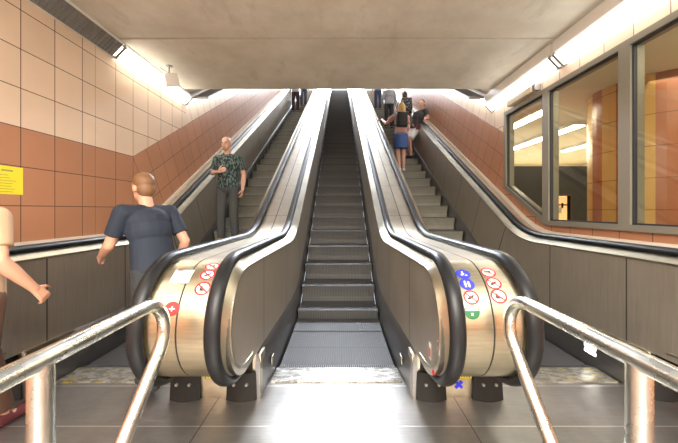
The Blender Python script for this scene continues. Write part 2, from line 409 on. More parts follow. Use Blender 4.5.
def pair_balustrade(sg, label):
    """the shared balustrade between the centre escalator and a side escalator"""
    root = empty('escalator_balustrade', (0, 0, 0)); tag(root, label, 'balustrade')
    ra, rb = .645*sg, 1.05*sg
    for lat, rail, dr, sk in ((.575*sg, ra, sg, .52*sg), (1.12*sg, rb, -sg, 1.175*sg)):
        side_panel(root, lat, rail, dr); skirt(root, sk, lat, dr)
    handrail(root, ra); handrail(root, rb)
    mid = (ra+rb)/2
    bm = bmesh.new(); a, b = ra+.048*sg, rb-.048*sg
    sweep(bm, FR[ITOP-1:], [(a-.03*sg, -.06), (a, -.034), (mid-.005*sg, -.034), (mid-.003*sg, -.040), (mid+.003*sg, -.040), (mid+.005*sg, -.034), (b, -.034), (b+.03*sg, -.06), (b, -.10), (a, -.10)])
    from_bm('deck_cover', bm, M['deck'], root, 30)
    bm = bmesh.new()
    sweep(bm, FR[2:ITOP], [(a-.025*sg, -.05), (a, -.034), (mid-.005*sg, -.034), (mid-.003*sg, -.042), (mid+.003*sg, -.042), (mid+.005*sg, -.034), (b, -.034), (b+.025*sg, -.05), (b, -.10), (a, -.10)])
    from_bm('newel_cover', bm, M['newel'], root, 30)
    bm = bmesh.new(); sweep(bm, FR[3:], [(mid-.0045*sg, -.0400), (mid+.0045*sg, -.0400), (mid+.0045*sg, -.036), (mid-.0045*sg, -.036)])
    from_bm('seam_strip', bm, M['seam'], root)
    box('base_plinth', .546*sg, 1.149*sg, 2.215, 2.34, 0, .312, M['plinth'], root, .006)
    for lat in (.68*sg, 1.085*sg): feet_box(root, lat)
    # worn yellow marking on the plinth
    bm = bmesh.new(); y0, y1 = 2.2105, 2.216; cxm = (.915 if sg > 0 else .88)*sg
    add_box(bm, cxm-.068, cxm+.068, y0+.002, y1, .135, .175, 0)
    for i in range(7):
        x = cxm-.06+.0185*i; h = random.uniform(.014, .026)
        add_box(bm, x, x+random.uniform(.007, .014), y0, y1, .155-h/2, .155+h/2, 1)
    add_box(bm, cxm-.062, cxm+.062, y0+.0005, y1, .139, .145, 1)
    from_bm('warning_strip', bm, [M['brown'], M['yellow']], root)['label'] = 'worn yellow marking strip'
    # inspection clip on the skirt
    box('skirt_switch', .512*sg, .522*sg, 2.43, 2.50, .13, .19, M['rim'], root, .003)
    return root
LB = pair_balustrade(-1, 'steel balustrade left of the centre escalator, with a red round sticker on its rounded end')
RB = pair_balustrade(1, 'steel balustrade right of the centre escalator, with blue round stickers on its rounded end')
for (px, py), sh, lab in (((207.8, 275), prohibit('sole'), 'red prohibition sticker'), ((202.9, 288.6), prohibit('boot', .045), 'red prohibition sticker with boot'),
                          ((212.5, 266.5), prohibit('trolley'), 'red prohibition sticker'), ((172, 308.7), [(circ(.042), 'red', 0)]+[(p, 'signwhite', 1) for p in (rect(-.016, .016, -.003, .003), rect(-.003, .003, -.014, .014))], 'red round sticker')):
    s, x = surf(px, py); sticker(LB, s, max(x, -.985) if px < 180 else x, sh, lab)
s, x = surf(182, 276)
sticker(LB, s, x, [(rect(-.055, .055, -.06, .06), 'signwhite', 0)]+[(rect(-.042, random.uniform(.0, .042), -.045+.016*i, -.041+.016*i), 'grey_cloth', 1) for i in range(6)]+[(p, 'grey_cloth', 1) for p in (rect(-.055, .055, -.06, -.056), rect(-.055, .055, .056, .06))]+[(rect(-.042, -.01, .046, .054), 'red', 1)], 'pale printed notice')
for (px, py), sh, lab in (((488, 272.5), prohibit('trolley'), 'red prohibition sticker'), ((493.6, 283.4), prohibit('sole'), 'red prohibition sticker'), ((498.6, 296.2), prohibit('boot', .045), 'red prohibition sticker with boot'),
                          ((463, 274), mandatory('hand'), 'blue round sticker'), ((467, 284), mandatory('pair'), 'blue round sticker with two figures'), ((471, 297.4), prohibit('sole', .043), 'red prohibition sticker'),
                          ((472, 312), [(circ(.042), 'green', 0), (circ(.035, 16, 0, .002, 8, 172), 'signwhite', 1), (rect(-.006, .006, -.020, -.006), 'paper', 1)], 'green and white round sticker')):
    s, x = surf(px, py); sticker(RB, s, x, sh, lab)
# stop button, small stickers on the inner panel of the right balustrade
def flat_sticker(parent, lat, d, z, w, h, key, marks, label, nx):
    bm = bmesh.new(); keys = [key]
    e = .002*nx
    def q(a, b, c, dd, lay, mi):
        X = lat+e*(1+lay*.5); f = bm.faces.new([bm.verts.new((X, d+a, z+c)), bm.verts.new((X, d+b, z+c)), bm.verts.new((X, d+b, z+dd)), bm.verts.new((X, d+a, z+dd))]); f.material_index = mi
    q(-w/2, w/2, -h/2, h/2, 0, 0)
    for a, b, c, dd, k in marks:
        if k not in keys: keys.append(k)
        q(a, b, c, dd, 1, keys.index(k))
    o = from_bm('sticker', bm, [M[k] for k in keys], parent); o['label'] = label
flat_sticker(RB, .575, 1.86, .50, .05, .10, 'signwhite', [(-.015, .015, -.035, .02, 'red')], 'white label with red print', -1)
flat_sticker(RB, .574, 1.695, .592, .05, .075, 'signwhite', [(-.018, .018, .0, .03, 'red'), (-.004, .004, -.03, .0, 'ink')], 'white label with red disc', -1)
bm = bmesh.new(); add_tube(bm, [(.61, 1.80, .405), (.572, 1.79, .405)], .014, 14); from_bm('stop_button', bm, M['red'], RB, 40)['label'] = 'red stop button'
flat_sticker(LB, -1.126, 1.72, .60, .05, .09, 'signwhite', [(-.02, .02, -.04, .0, 'red')], 'small white and red label', -1)
# blue cross on the right plinth
bm = bmesh.new()
for a in (45, -45):
    c, s = math.cos(math.radians(a)), math.sin(math.radians(a)); X, Z, yy = .885, .095, 2.2115
    p = [(-.034, -.011), (.034, -.011), (.034, .011), (-.034, .011)]; off = .0015 if a > 0 else 0
    f = [bm.verts.new((X+u*c-v*s, yy-off, Z+u*s+v*c)) for u, v in p]; g = [bm.verts.new((q.co.x, 2.216, q.co.z)) for q in f]
    bm.faces.new(f)
    for i in range(4): bm.faces.new((f[i], f[(i+1) % 4], g[(i+1) % 4], g[i]))
M['bluepaint'] = mat('blue_paint', (.02, .03, .75), .5)
from_bm('painted_cross', bm, M['bluepaint'], RB)['label'] = 'blue painted cross'

WX = 2.5
def wall_balustrade(sg, label):
    root = empty('escalator_balustrade', (0, 0, 0)); tag(root, label, 'balustrade')
    rail = 2.34*sg; lat = 2.27*sg
    side_panel(root, lat, rail, sg); skirt(root, 2.215*sg, lat, sg); handrail(root, rail)
    bm = bmesh.new(); a, b = rail+.046*sg, (WX-.004)*sg
    sweep(bm, FR[2:], [(a-.03*sg, -.06), (a, -.034), (b, -.024), (b, -.10), (a, -.10)])
    from_bm('deck_cover', bm, M['deck'], root, 30)
    bm = bmesh.new(); sweep(bm, FR[ITOP:], [((WX-.018)*sg, -.022), ((WX-.018)*sg, .028), ((WX-.002)*sg, .028), ((WX-.002)*sg, -.022)])
    from_bm('ledge_strip', bm, M['ledge'], root)
    box('base_plinth', 2.245*sg, (WX-.005)*sg, 2.215, 2.62, 0, .335, M['plinth'], root, .006)
    feet_box(root, 2.365*sg)
    bm = bmesh.new()
    for k in (0, 1): add_box(bm, min(2.2135*sg, 2.219*sg), max(2.2135*sg, 2.219*sg), 2.62, 2.74, .10+.045*k, .13+.045*k)
    from_bm('skirt_light', bm, M['comblight'] if sg > 0 else M['rim'], root)
    return root
wall_balustrade(-1, 'steel balustrade with black handrail along the left tiled wall')
wall_balustrade(1, 'steel balustrade with black handrail under the windows on the right wall')

# ------------------------------------------------------------------ escalators
RUN = .39
KS = [(DC+RUN*k) for k in range(42)]
def step_mesh(mr):
    bm = bmesh.new(); hw = .497
    prof = [(.0, 0.0), (.386, 0.0), (.386, -.022), (.05, -.022), (.085, -.10), (.075, -.232), (.050, -.232), (.046, -.16), (.028, -.09), (.008, -.035), (-.003, -.012)]
    a = [bm.verts.new((-hw, y, z)) for y, z in prof]; b = [bm.verts.new((hw, y, z)) for y, z in prof]
    bm.faces.new(a); bm.faces.new(b[::-1])
    for i in range(len(prof)):
        j = (i+1) % len(prof); f = bm.faces.new((a[i], b[i], b[j], a[j])); f.material_index = 0 if i in (0, 1, 2, 10) else 1
    bmesh.ops.recalc_face_normals(bm, faces=bm.faces)
    me = bpy.data.meshes.new('step'); bm.to_mesh(me); bm.free(); me.materials.append(M['step']); me.materials.append(mr); return me
STEP = step_mesh(M['riser']); STEP2 = step_mesh(M['riser_lit'])
def escalator(x0, label, combmat):
    root = empty('escalator', (x0, DC, 0)); tag(root, label, 'escalator')
    for k, d in enumerate(KS):
        o = bpy.data.objects.new('step', STEP2 if x0 else STEP); link(o, root); o.location = (0, d-DC, N(d)-.006)
    bm = bmesh.new(); pts = [(DC+.3*k, N(DC+.3*k)-.30) for k in range(57)]
    add_prism(bm, [(d-DC, z) for d, z in pts]+[(d-DC, z-.05) for d, z in pts[::-1]], -.516, .516); from_bm('light_stop_pan', bm, M['black'], root)  # black slab added under the steps to stop light leaking through the gaps
    box('comb_plate', -.515, .515, -.25, -.03, -.01, .010, combmat, root, .003)
    bm = bmesh.new()
    for i in range(56):
        x = -.495+.018*i; add_prism(bm, [(-.03, -.005), (-.03, .010), (.035, -.002), (.035, -.005)], x-.004, x+.004)
    from_bm('comb_teeth', bm, M['teeth'], root)
    return root
escalator(0, 'empty centre escalator with dark ribbed steps between two steel balustrades', M['comb'])
escalator(-1.695, 'left escalator carrying the man in the patterned shirt', M['combY'])
escalator(1.695, 'right escalator carrying the woman in a denim skirt', M['combY'])

# ------------------------------------------------------------------ setting
def struct(o): o['kind'] = 'structure'; return o
struct(box('floor', -2.6, 2.6, -5, DC-.25, -.12, 0, M['floor']))
struct(box('floor', -2.5, 2.5, DC-.25, DC-.03, -.14, -.012, M['grey']))
CZ = CH+1.85; CE = 4.68
bm = bmesh.new(); add_box(bm, -2.5, 2.5, -5, 3.285, CZ, CZ+.25); add_box(bm, -2.5, 2.5, 3.315, CE, CZ, CZ+.25); add_box(bm, -2.5, 2.5, 3.285, 3.315, CZ+.03, CZ+.25, 1)
struct(from_bm('ceiling', bm, [M['ceil'], M['ceil_dark']]))
bm = bmesh.new(); add_prism(bm, [(CE, CZ+.02), (DTOP+.5, CZ+.02+(DTOP+.5-CE)*T30), (DTOP+.5, CZ+.27+(DTOP+.5-CE)*T30), (CE, CZ+.27)], -2.5, 2.5)
struct(from_bm('ceiling', bm, M['white']))
def uv_flat(u0): return lambda d, z: (d-u0, z-2.01)
def uv_slope(d, z): return ((d-3.73)*C30+(z-2.01)*S30, -(d-3.73)*S30+(z-2.01)*C30)
def wall(name, x, sg, pieces, material):
    bm = bmesh.new(); uvl = bm.loops.layers.uv.verify()
    for pts, fn in pieces:
        a = [bm.verts.new((x, d, z)) for d, z in pts]; b = [bm.verts.new((x+.12*sg, d, z)) for d, z in pts]
        fs = [bm.faces.new(a), bm.faces.new(b[::-1])]+[bm.faces.new((a[i], b[i], b[(i+1) % len(a)], a[(i+1) % len(a)])) for i in range(len(a))]
        for f in fs:
            for lp in f.loops: lp[uvl].uv = fn(lp.vert.co.y, lp.vert.co.z)
    return struct(from_bm(name, bm, material))
def bnd(d): return 2.01+(d-3.73)*T30
ZC = 3.60
DE = DTOP+.5
pl = (5.097, bnd(5.097)); pw = (4.94, 3.05); pe = (4.94-.5*.6, 3.05+.866*.6)
low = (3.73+2.2*math.sin(math.radians(15)), 2.01-2.2*math.cos(math.radians(15)))
wall('wall_left', -WX, -1, [
    ([(-5, 0), (3.0, 0), (3.0, ZC), (-5, ZC)], uv_flat(3.0)),
    ([(3.0, 0), (3.157, 0), (3.157, ZC), (3.0, ZC)], uv_flat(3.0)),
    ([(3.157, -.1), low, (3.73, 2.01), pl, pw, pe, (3.157, ZC)], uv_flat(3.157)),
    ([low, (DE, N(DE)-.4), (DE, bnd(DE)), (3.73, 2.01)], uv_slope),
    ([pl, (DE, bnd(DE)), (DE, bnd(DE)+2.2), pe, pw], uv_slope)], M['tile'])
E = 4.64
plow = (E, .0)
wall('wall_right', WX, 1, [
    ([(-5, 0), (E, 0), (E, 1.684), (4.56, 1.684), (3.68, 1.178), (-5, 1.178)], lambda d, z: (d-3.0, z-2.01-.31+.118)),
    ([(-5, 2.807), (E, 2.807), (E, ZC), (-5, ZC)], uv_flat(3.157)),
    ([(4.56, 1.684), (E, 1.684), (E, 2.807), (4.56, 2.807)], lambda d, z: (d-4.5, z-2.62)),
    ([(-5, 1.178), (-.9, 1.178), (-.9, 2.807), (-5, 2.807)], uv_flat(3.0)),
    ([(E, 0), (DE, N(DE)-.4), (DE, bnd(DE)), (E, bnd(E))], uv_slope),
    ([(E, bnd(E)), pl, pw, pe, (E, ZC-.0)], uv_flat(3.157)),
    ([pl, (DE, bnd(DE)), (DE, bnd(DE)+2.2), pe, pw], uv_slope)], M['tile'])
M['backwall'] = mat('back_plaster', (.26, .25, .23), .8)
bm = bmesh.new(); uvl = bm.loops.layers.uv.verify(); add_box(bm, -2.5, 2.5, -5.15, -5, 0, ZC)
for f in bm.faces:
    for lp in f.loops: lp[uvl].uv = (lp.vert.co.x, lp.vert.co.z-2.01)
struct(from_bm('wall_back', bm, M['backwall']))

# ---- windows on the right wall (pixel columns 508 / 548-553 / 627-636)
def window(n, d0, d1, sloped=False, label=None):
    fw = .055; x0, x1 = WX-.035, WX+.09; zt, zb_, zs = 2.807, 1.178, 1.684
    out = [(d0, zb_), (d1, zb_), (d1, zt), (d0, zt)]
    if sloped: out = [(d0, zb_), (d1, zs), (d1, zt), (d0, zt)]
    def inset(poly, w):
        res = []
        for i in range(len(poly)):
            p, q, r = Vector(poly[i-1]), Vector(poly[i]), Vector(poly[(i+1) % len(poly)])
            a = (q-p).normalized(); b = (r-q).normalized(); na = Vector((-a.y, a.x)); nb = Vector((-b.y, b.x))
            k = (na+nb); k = k/k.dot(na); res.append(tuple(q+k*w))
        return res
    root = empty('window_%d' % n, (WX, (d0+d1)/2, zb_)); root['kind'] = 'structure'
    def ringmesh(name, po, pi, xa, xb, m):
        bm = bmesh.new(); L = len(po); V = []
        for X in (xa, xb): V.append([[bm.verts.new((X-WX, d-(d0+d1)/2, z-zb_)) for d, z in P] for P in (po, pi)])
        for i in range(L):
            j = (i+1) % L
            for X in (0, 1): bm.faces.new((V[X][0][i], V[X][0][j], V[X][1][j], V[X][1][i]))
            for k in (0, 1): bm.faces.new((V[0][k][i], V[0][k][j], V[1][k][j], V[1][k][i]))
        return from_bm(name, bm, m, root)
    i1 = inset(out, fw); i2 = inset(out, fw+.014)
    ringmesh('window_frame', out, i1, x0, x1, M['frame'])
    ringmesh('gasket', i1, i2, x0+.02, x0+.05, M['gasket'])
    bm = bmesh.new(); add_prism(bm, [(d-(d0+d1)/2, z-zb_) for d, z in i1], x0+.033-WX, x0+.039-WX); from_bm('window_pane', bm, M['glass'], root)
window(1, 3.64, 4.56, True); window(2, 2.63, 3.64); window(3, 1.55, 2.63); window(4, .40, 1.55); window(5, -.9, .40)

# ---- the hall behind the windows
struct(box('floor', 2.62, 9.5, -2, 12, -.1, 0, M['grey']))
struct(box('ceiling', 2.62, 9.5, -2, 12, 3.15, 3.25, M['cream']))
struct(box('wall_far', 2.62, 9.5, 12, 12.1, 0, 3.2, M['cream']))
struct(box('wall_far_right', 9.5, 9.6, -2, 12, 0, 3.2, M['cream']))
struct(box('wall_near', 2.62, 9.5, -2.1, -2, 0, 3.2, M['cream']))
bm = bmesh.new(); uvl = bm.loops.layers.uv.verify(); n = 48; cc = (4.70, 4.55); rr = .78; A = []
for z in (0, 3.15): A.append([bm.verts.new((cc[0]+rr*math.cos(2*math.pi*k/n), cc[1]+rr*math.sin(2*math.pi*k/n), z)) for k in range(n)])
for k in range(n):
    j = (k+1) % n; f = bm.faces.new((A[0][k], A[0][j], A[1][j], A[1][k]))
    f.material_index = (k//2) % 2
    for lp, u in zip(f.loops, (k, k+1, k+1, k)): lp[uvl].uv = (u*.1+.05, lp.vert.co.z-.1)
bm.faces.new(A[0]); bm.faces.new(A[1])
M['tile_yel'] = tile_mat('column_tile_ochre', 10, .42, terra=(.60, .38, .13), split=False)
M['tile_or'] = tile_mat('column_tile_terracotta', 10, .42, terra=(.36, .13, .06), split=False)
tag(from_bm('tiled_column', bm, [M['tile_yel'], M['tile_or']]), 'round column striped in ochre and terracotta tiles behind the windows', 'column')
# dark partition with a lit doorway
pt = empty('dark_partition', (5.4, 7.0, 0)); tag(pt, 'dark grey partition wall with a lit orange doorway, seen through the first windows', 'partition')
bm = bmesh.new(); y0, y1 = 0, .12; xa, xb = 4.98-5.4, 5.30-5.4
add_box(bm, 2.7-5.4, xa, y0, y1, 0, 2.36); add_box(bm, xb, 7.2-5.4, y0, y1, 0, 2.36); add_box(bm, xa, xb, y0, y1, 1.68, 2.36)
from_bm('partition_panel', bm, M['dark_wall'], pt)
bm = bmesh.new()
add_box(bm, xa-.03, xa, -.01, y1, 0, 1.71); add_box(bm, xb, xb+.03, -.01, y1, 0, 1.71); add_box(bm, xa, xb, -.01, y1, 1.68, 1.71)
from_bm('door_frame', bm, M['brown'], pt)
M['orange_glow'] = mat('lit_orange_panel', (.8, .4, .2), .5, 0, .5, (.95, .40, .15), .9)
ds = empty('lit_doorway', (5.14, 7.1, 0)); tag(ds, 'glowing orange doorway panel with a small white notice, set in the dark partition', 'doorway')
box('glowing_panel', -.155, .155, .0, .02, .0, 1.67, M['orange_glow'], ds)
bm = bmesh.new(); add_box(bm, -.10, .02, -.012, -.002, 1.28, 1.42); from_bm('notice', bm, M['signwhite'], ds)
bm = bmesh.new(); add_box(bm, -.14, .15, -.015, -.002, 1.46, 1.49); add_box(bm, .02, .06, -.015, -.002, 1.40, 1.52); from_bm('door_closer', bm, M['black'], ds)
bm = bmesh.new(); add_box(bm, .04, .12, -.012, -.002, .98, 1.12); from_bm('red_plate', bm, M['red'], ds)
def room_lamp(x, d0, d1, w, label):
    r = empty('ceiling_light', (x, (d0+d1)/2, 3.15)); tag(r, label, 'ceiling light', 'lamps behind the windows'); h = (d1-d0)/2
    box('lamp_housing', -w/2, w/2, -h, h, -.07, -.002, M['white'], r); box('lamp_diffuser', -w/2+.02, w/2-.02, -h+.02, h-.02, -.085, -.071, M['roomlamp'], r)
room_lamp(3.6, 5.2, 7.0, .22, 'long lamp on the hall ceiling nearest the first window, seen through glass')
room_lamp(4.9, 6.2, 9.5, .25, 'long lamp on the hall ceiling beyond the dark partition, seen through glass')
room_lamp(3.5, 1.6, 3.0, .22, 'long lamp on the hall ceiling beside the tiled column, seen through glass')
room_lamp(6.6, 6.4, 9.0, .22, 'long lamp on the hall ceiling at far right behind the column')

# ------------------------------------------------------------------ cove lights, vent, camera, box
def cove(name, sg, h0, h1, xin, d0, d1, face, label, cat='ceiling light', group='cove lights along the walls', slope=False, ext=0):
    """prism in the corner between wall and ceiling; lit face looks down and inwards"""
    root = empty(name, (0, 0, 0)); tag(root, label, cat, group)
    z = lambda h: CH+h
    def quad(pts, m, nm, lab=None, parent=root):
        bm = bmesh.new()
        A = []
        for d in (d0, d1):
            dz = (d-4.94)*T30 if slope else 0
            A.append([bm.verts.new((x*sg, d, zz+dz)) for x, zz in pts])
        n = len(pts); bm.faces.new(A[0]); bm.faces.new(A[1][::-1])
        for i in range(n): j = (i+1) % n; bm.faces.new((A[0][i], A[0][j], A[1][j], A[1][i]))
        o = from_bm(nm, bm, m, parent)
        if lab: o['label'] = lab
        return o
    top = 1.85-.001 if not slope else h1+.06
    quad([(WX-.001, z(h0)), (xin, z(h1)), (xin, z(top)), (WX-.001, z(top))], M['white'], 'light_housing' if face != 'vent' else 'vent_housing')
    nx, nz = -(h1-h0), -(WX-xin); L = math.hypot(nx, nz); nx, nz = nx/L, nz/L
    lerp = lambda k, o: (WX-.001+(xin-WX)*k+nx*o, z(h0+(h1-h0)*k)+nz*o)
    if face != 'vent':
        quad([lerp(.16, .0), lerp(.84, 0), lerp(.80, .018), lerp(.20, .018)], M[face], 'light_tube', 'glowing white diffuser')
        for dd in (d0, d1-.03):
            bm = bmesh.new(); A = []
            for d in (dd, dd+.03):
                dz = (d-4.94)*T30 if slope else 0
                A.append([bm.verts.new((x*sg, d, zz+dz)) for x, zz in (lerp(.03, .0), lerp(.97, 0), lerp(.90, .03), lerp(.10, .03))])
            bm.faces.new(A[0]); bm.faces.new(A[1][::-1])
            for i in range(4): j = (i+1) % 4; bm.faces.new((A[0][i], A[0][j], A[1][j], A[1][i]))
            from_bm('end_cap', bm, M['grey'], root)
    else:
        bm = bmesh.new(); nb = max(6, int((d1-d0)/.045))
        def bar(pa, pb, da, db):
            A = []
            for d in (da, db):
                dz = (d-4.94)*T30 if slope else 0
                A.append([bm.verts.new((x*sg, d, zz+dz)) for x, zz in (pa[0], pb[0], pb[1], pa[1])])
            bm.faces.new(A[0]); bm.faces.new(A[1][::-1])
            for i in range(4): j = (i+1) % 4; bm.faces.new((A[0][i], A[0][j], A[1][j], A[1][i]))
        for i in range(nb+1):
            d = d0+(d1-d0-.006)*i/nb; bar((lerp(.1, .002), lerp(.1, .014)), (lerp(.9, .002), lerp(.9, .014)), d, d+.006)
        for k in (.08, .245, .41, .575, .74, .90): bar((lerp(k, .002), lerp(k, .016)), (lerp(k+.03, .002), lerp(k+.03, .016)), d0, d1)
        from_bm('vent_grille', bm, M['grey'], root)
        quad([lerp(.1, .0005), lerp(.9, .0005), lerp(.9, .0015), lerp(.1, .0015)], M['ventback'], 'vent_backing')
    return root
cove('ceiling_light', -1, 1.69, 1.835, 2.36, 3.385, 4.94, 'lamp', 'bright cove light high on the left wall, beyond the air vent')
cove('air_vent', -1, 1.69, 1.835, 2.36, 1.9, 3.36, 'vent', 'grey louvred air vent strip high on the left wall', 'vent', None)
cove('ceiling_light', -1, 1.69, 1.835, 2.36, -1.2, 1.6, 'lamp', 'cove light behind the viewer on the left side')
cove('ceiling_light', 1, 1.58, 1.725, 2.36, 3.40, 4.94, 'lamp2', 'far cove light above the window with the slanted sill')
cove('ceiling_light', 1, 1.58, 1.725, 2.36, 1.75, 3.36, 'lamp2', 'near cove light above the windows on the right')
cove('ceiling_light', 1, 1.58, 1.725, 2.36, -1.2, 1.7, 'lamp2', 'cove light behind the viewer above the right windows')
nl = 0
for sg, sd in ((-1, 'left'), (1, 'right')):
    for a, b, w in ((4.97, 8.9, 'lowest'), (8.95, 13.0, 'middle'), (13.05, 17.5, 'topmost')):
        cove('ceiling_light', sg, 1.69, 1.80, 2.39, a, b, 'lamp3', '%s sloping cove light along the %s wall of the escalator shaft' % (w, sd), 'ceiling light', 'sloping cove lights', True)
    # louvre strip inside the sloping light
    bm = bmesh.new()
    add_prism(bm, [(4.97, CH+1.80), (17.5, CH+1.80+(17.5-4.97)*T30), (17.5, CH+1.84+(17.5-4.97)*T30), (4.97, CH+1.84)], min(2.37*sg, 2.12*sg), max(2.37*sg, 2.12*sg))
    tag(from_bm('louvre_strip', bm, M['grey']), 'grey louvre strip beside the sloping light on the %s wall' % sd, 'louvre', None)

# security camera hung under the ceiling by the left light
cam_o = empty('security_camera', (-2.17, 3.93, CZ)); tag(cam_o, 'white security camera hung from the ceiling beside the left cove light', 'camera')
bm = bmesh.new(); add_tube(bm, [(0, 0, -.001), (0, 0, -.012)], .04, 14); add_tube(bm, [(0, 0, 0), (.0, 0, -.10), (0, .0, -.13)], .011, 10); add_tube(bm, [(-.10, -.02, -.03), (-.06, 0, -.06), (0, 0, -.09)], .008, 8)
from_bm('bracket', bm, M['grey'], cam_o, 40)
bm = bmesh.new(); add_box(bm, -.08, .08, -.15, .15, -.075, .075, 0, .02)
o = from_bm('camera_body', bm, M['white'], cam_o, 40); o.location = (.0, .02, -.175); o.rotation_euler = (math.radians(-14), math.radians(16), math.radians(215))
bm = bmesh.new(); add_tube(bm, [(0, -.145, 0), (0, -.17, 0)], .045, 16); from_bm('lens', bm, M['black'], o, 40)
# small sensor box above the first window
sb = empty('sensor_box', (WX, 4.10, 2.86)); tag(sb, 'small beige junction box under the far right cove light', 'box')
box('box_body', -.09, -.002, -.28, .28, -.03, .05, M['cream'], sb, .006); box('box_end', -.085, -.006, -.345, -.29, -.025, .055, M['grey'], sb, .004)
# yellow notice
nt_ = empty('wall_notice', (-WX, 2.31, 1.585)); tag(nt_, 'yellow paper notice with printed lines on the left tiled wall', 'notice')
box('paper', .0, .003, -.125, .126, -.108, .106, M['yellow'], nt_)
bm = bmesh.new()
for i in range(7):
    w = random.uniform(.055, .10); z = .035-.021*i; add_box(bm, .003, .0042, -.10, -.10+2*w, z, z+.004)
add_box(bm, .003, .0042, -.03, .05, .066, .078); from_bm('printed_text', bm, M['grayink'], nt_)

# ------------------------------------------------------------------ barrier rails in front
def barrier(sg, dfar, dleg, zleg, label):
    L = .85*sg; z = .93; r = .029
    root = empty('barrier_rail', (L+CXW, .87, 0)); tag(root, label, 'barrier rail')
    rb = .14; c = Vector((dfar-rb, z-rb)); phi = -.3
    for _ in range(20):                                  # the leg leaves the bend tangentially and passes (dleg, zleg)
        q = c+Vector((math.cos(phi), math.sin(phi)))*rb; dirn = (Vector((dleg, zleg))-q).normalized(); phi = math.atan2(dirn.x, -dirn.y)
    foot = q+dirn*(q.y/-dirn.y)
    pts = [(-1.2, z), (0, z), (.6, z)]
    for i in range(19):
        a = math.pi/2+(phi-math.pi/2)*i/18; pts.append((c.x+rb*math.cos(a), c.y+rb*math.sin(a)))
    pts.append(tuple(foot))
    bm = bmesh.new(); add_tube(bm, [(0, d-.87, zz) for d, zz in pts], r, 20); from_bm('rail_tube', bm, M['tube'], root, 60)
    bm = bmesh.new(); add_tube(bm, [(0, 0, 0), (0, 0, z-.01)], .031, 20); from_bm('post', bm, M['tube'], root, 60)
    bm = bmesh.new(); add_tube(bm, [(0, -1.6, 0), (0, -1.6, z-.01)], .031, 20); from_bm('post', bm, M['tube'], root, 60)
    bm = bmesh.new(); add_tube(bm, [(0, 0, 0), (0, 0, .012)], .07, 24); add_tube(bm, [(0, -1.6, 0), (0, -1.6, .012)], .07, 24); add_tube(bm, [(0, foot.x-.87, 0), (0, foot.x-.87, .012)], .06, 24)
    from_bm('floor_flange', bm, M['tube'], root, 40)
barrier(-1, 1.478, 1.195, .447, 'stainless steel barrier rail in the left foreground')
barrier(1, 1.535, 1.24, .42, 'stainless steel barrier rail in the right foreground')

# ------------------------------------------------------------------ people
PI = math.pi
def bake(name, bm, material, parent, voxel, smooth=3):
    me = bpy.data.meshes.new(name); bmesh.ops.recalc_face_normals(bm, faces=bm.faces); bm.to_mesh(me); bm.free()
    t = bpy.data.objects.new(name+'_tmp', me); COL.objects.link(t)
    r = t.modifiers.new('r', 'REMESH'); r.mode = 'VOXEL'; r.voxel_size = voxel
    if smooth: s = t.modifiers.new('s', 'SMOOTH'); s.factor = .5; s.iterations = smooth
    dg = bpy.context.evaluated_depsgraph_get(); out = bpy.data.meshes.new_from_object(t.evaluated_get(dg))
    bpy.data.objects.remove(t); out.materials.clear(); out.materials.append(material); out.name = name
    out.polygons.foreach_set('use_smooth', [True]*len(out.polygons))
    return link(bpy.data.objects.new(name, out), parent)
def cap(bm, a, b, ra, rb, seg=12, ends=(True, True)):
    a, b = Vector(a), Vector(b); add_tube(bm, [a, b], [ra, rb], seg)
    if ends[0]: add_ell(bm, a, (ra,)*3, None, seg)
    if ends[1]: add_ell(bm, b, (rb,)*3, None, seg)
def orient(zaxis, xaxis):
    z = Vector(zaxis).normalized(); x = Vector(xaxis); x = (x-z*x.dot(z)).normalized(); y = z.cross(x)
    return Matrix((x, y, z)).transposed()
def hand(bm, w, d, pn, side, curl=35, sc=1.0):
    """w wrist, d direction of the hand, pn palm normal, side direction of the thumb"""
    d = Vector(d).normalized(); pn = Vector(pn); pn = (pn-d*pn.dot(d)).normalized(); sd = d.cross(pn)
    if sd.dot(Vector(side)) < 0: sd = -sd
    for k in (-1, 0, 1): cap(bm, w+sd*.010*k*sc, w+d*.085*sc+sd*.023*k*sc, .017*sc, .0135*sc, 10)
    for k, ln in ((1.5, .068), (.5, .078), (-.5, .072), (-1.5, .056)):
        p = w+d*.088*sc+sd*(.0205*k)*sc; q = d.copy(); r = .0092*sc
        for j in range(3):
            a = math.radians(curl*(.6 if j == 0 else 1)); ax = d.cross(pn)
            q = (Matrix.Rotation(a, 3, ax) @ q); n = p+q*(ln*(.42, .32, .26)[j])*sc
            cap(bm, p, n, r, r*.88, 8); p = n; r *= .88
    p = w+d*.025*sc+sd*.022*sc; q = (d*.75+sd*.75+pn*.25).normalized()
    for ln, r in ((.045, .013), (.032, .010), (.024, .009)):
        n = p+q*ln*sc; cap(bm, p, n, r*sc, r*.9*sc, 8); p = n; q = (q+d*.3+pn*.25-sd*.15).normalized()
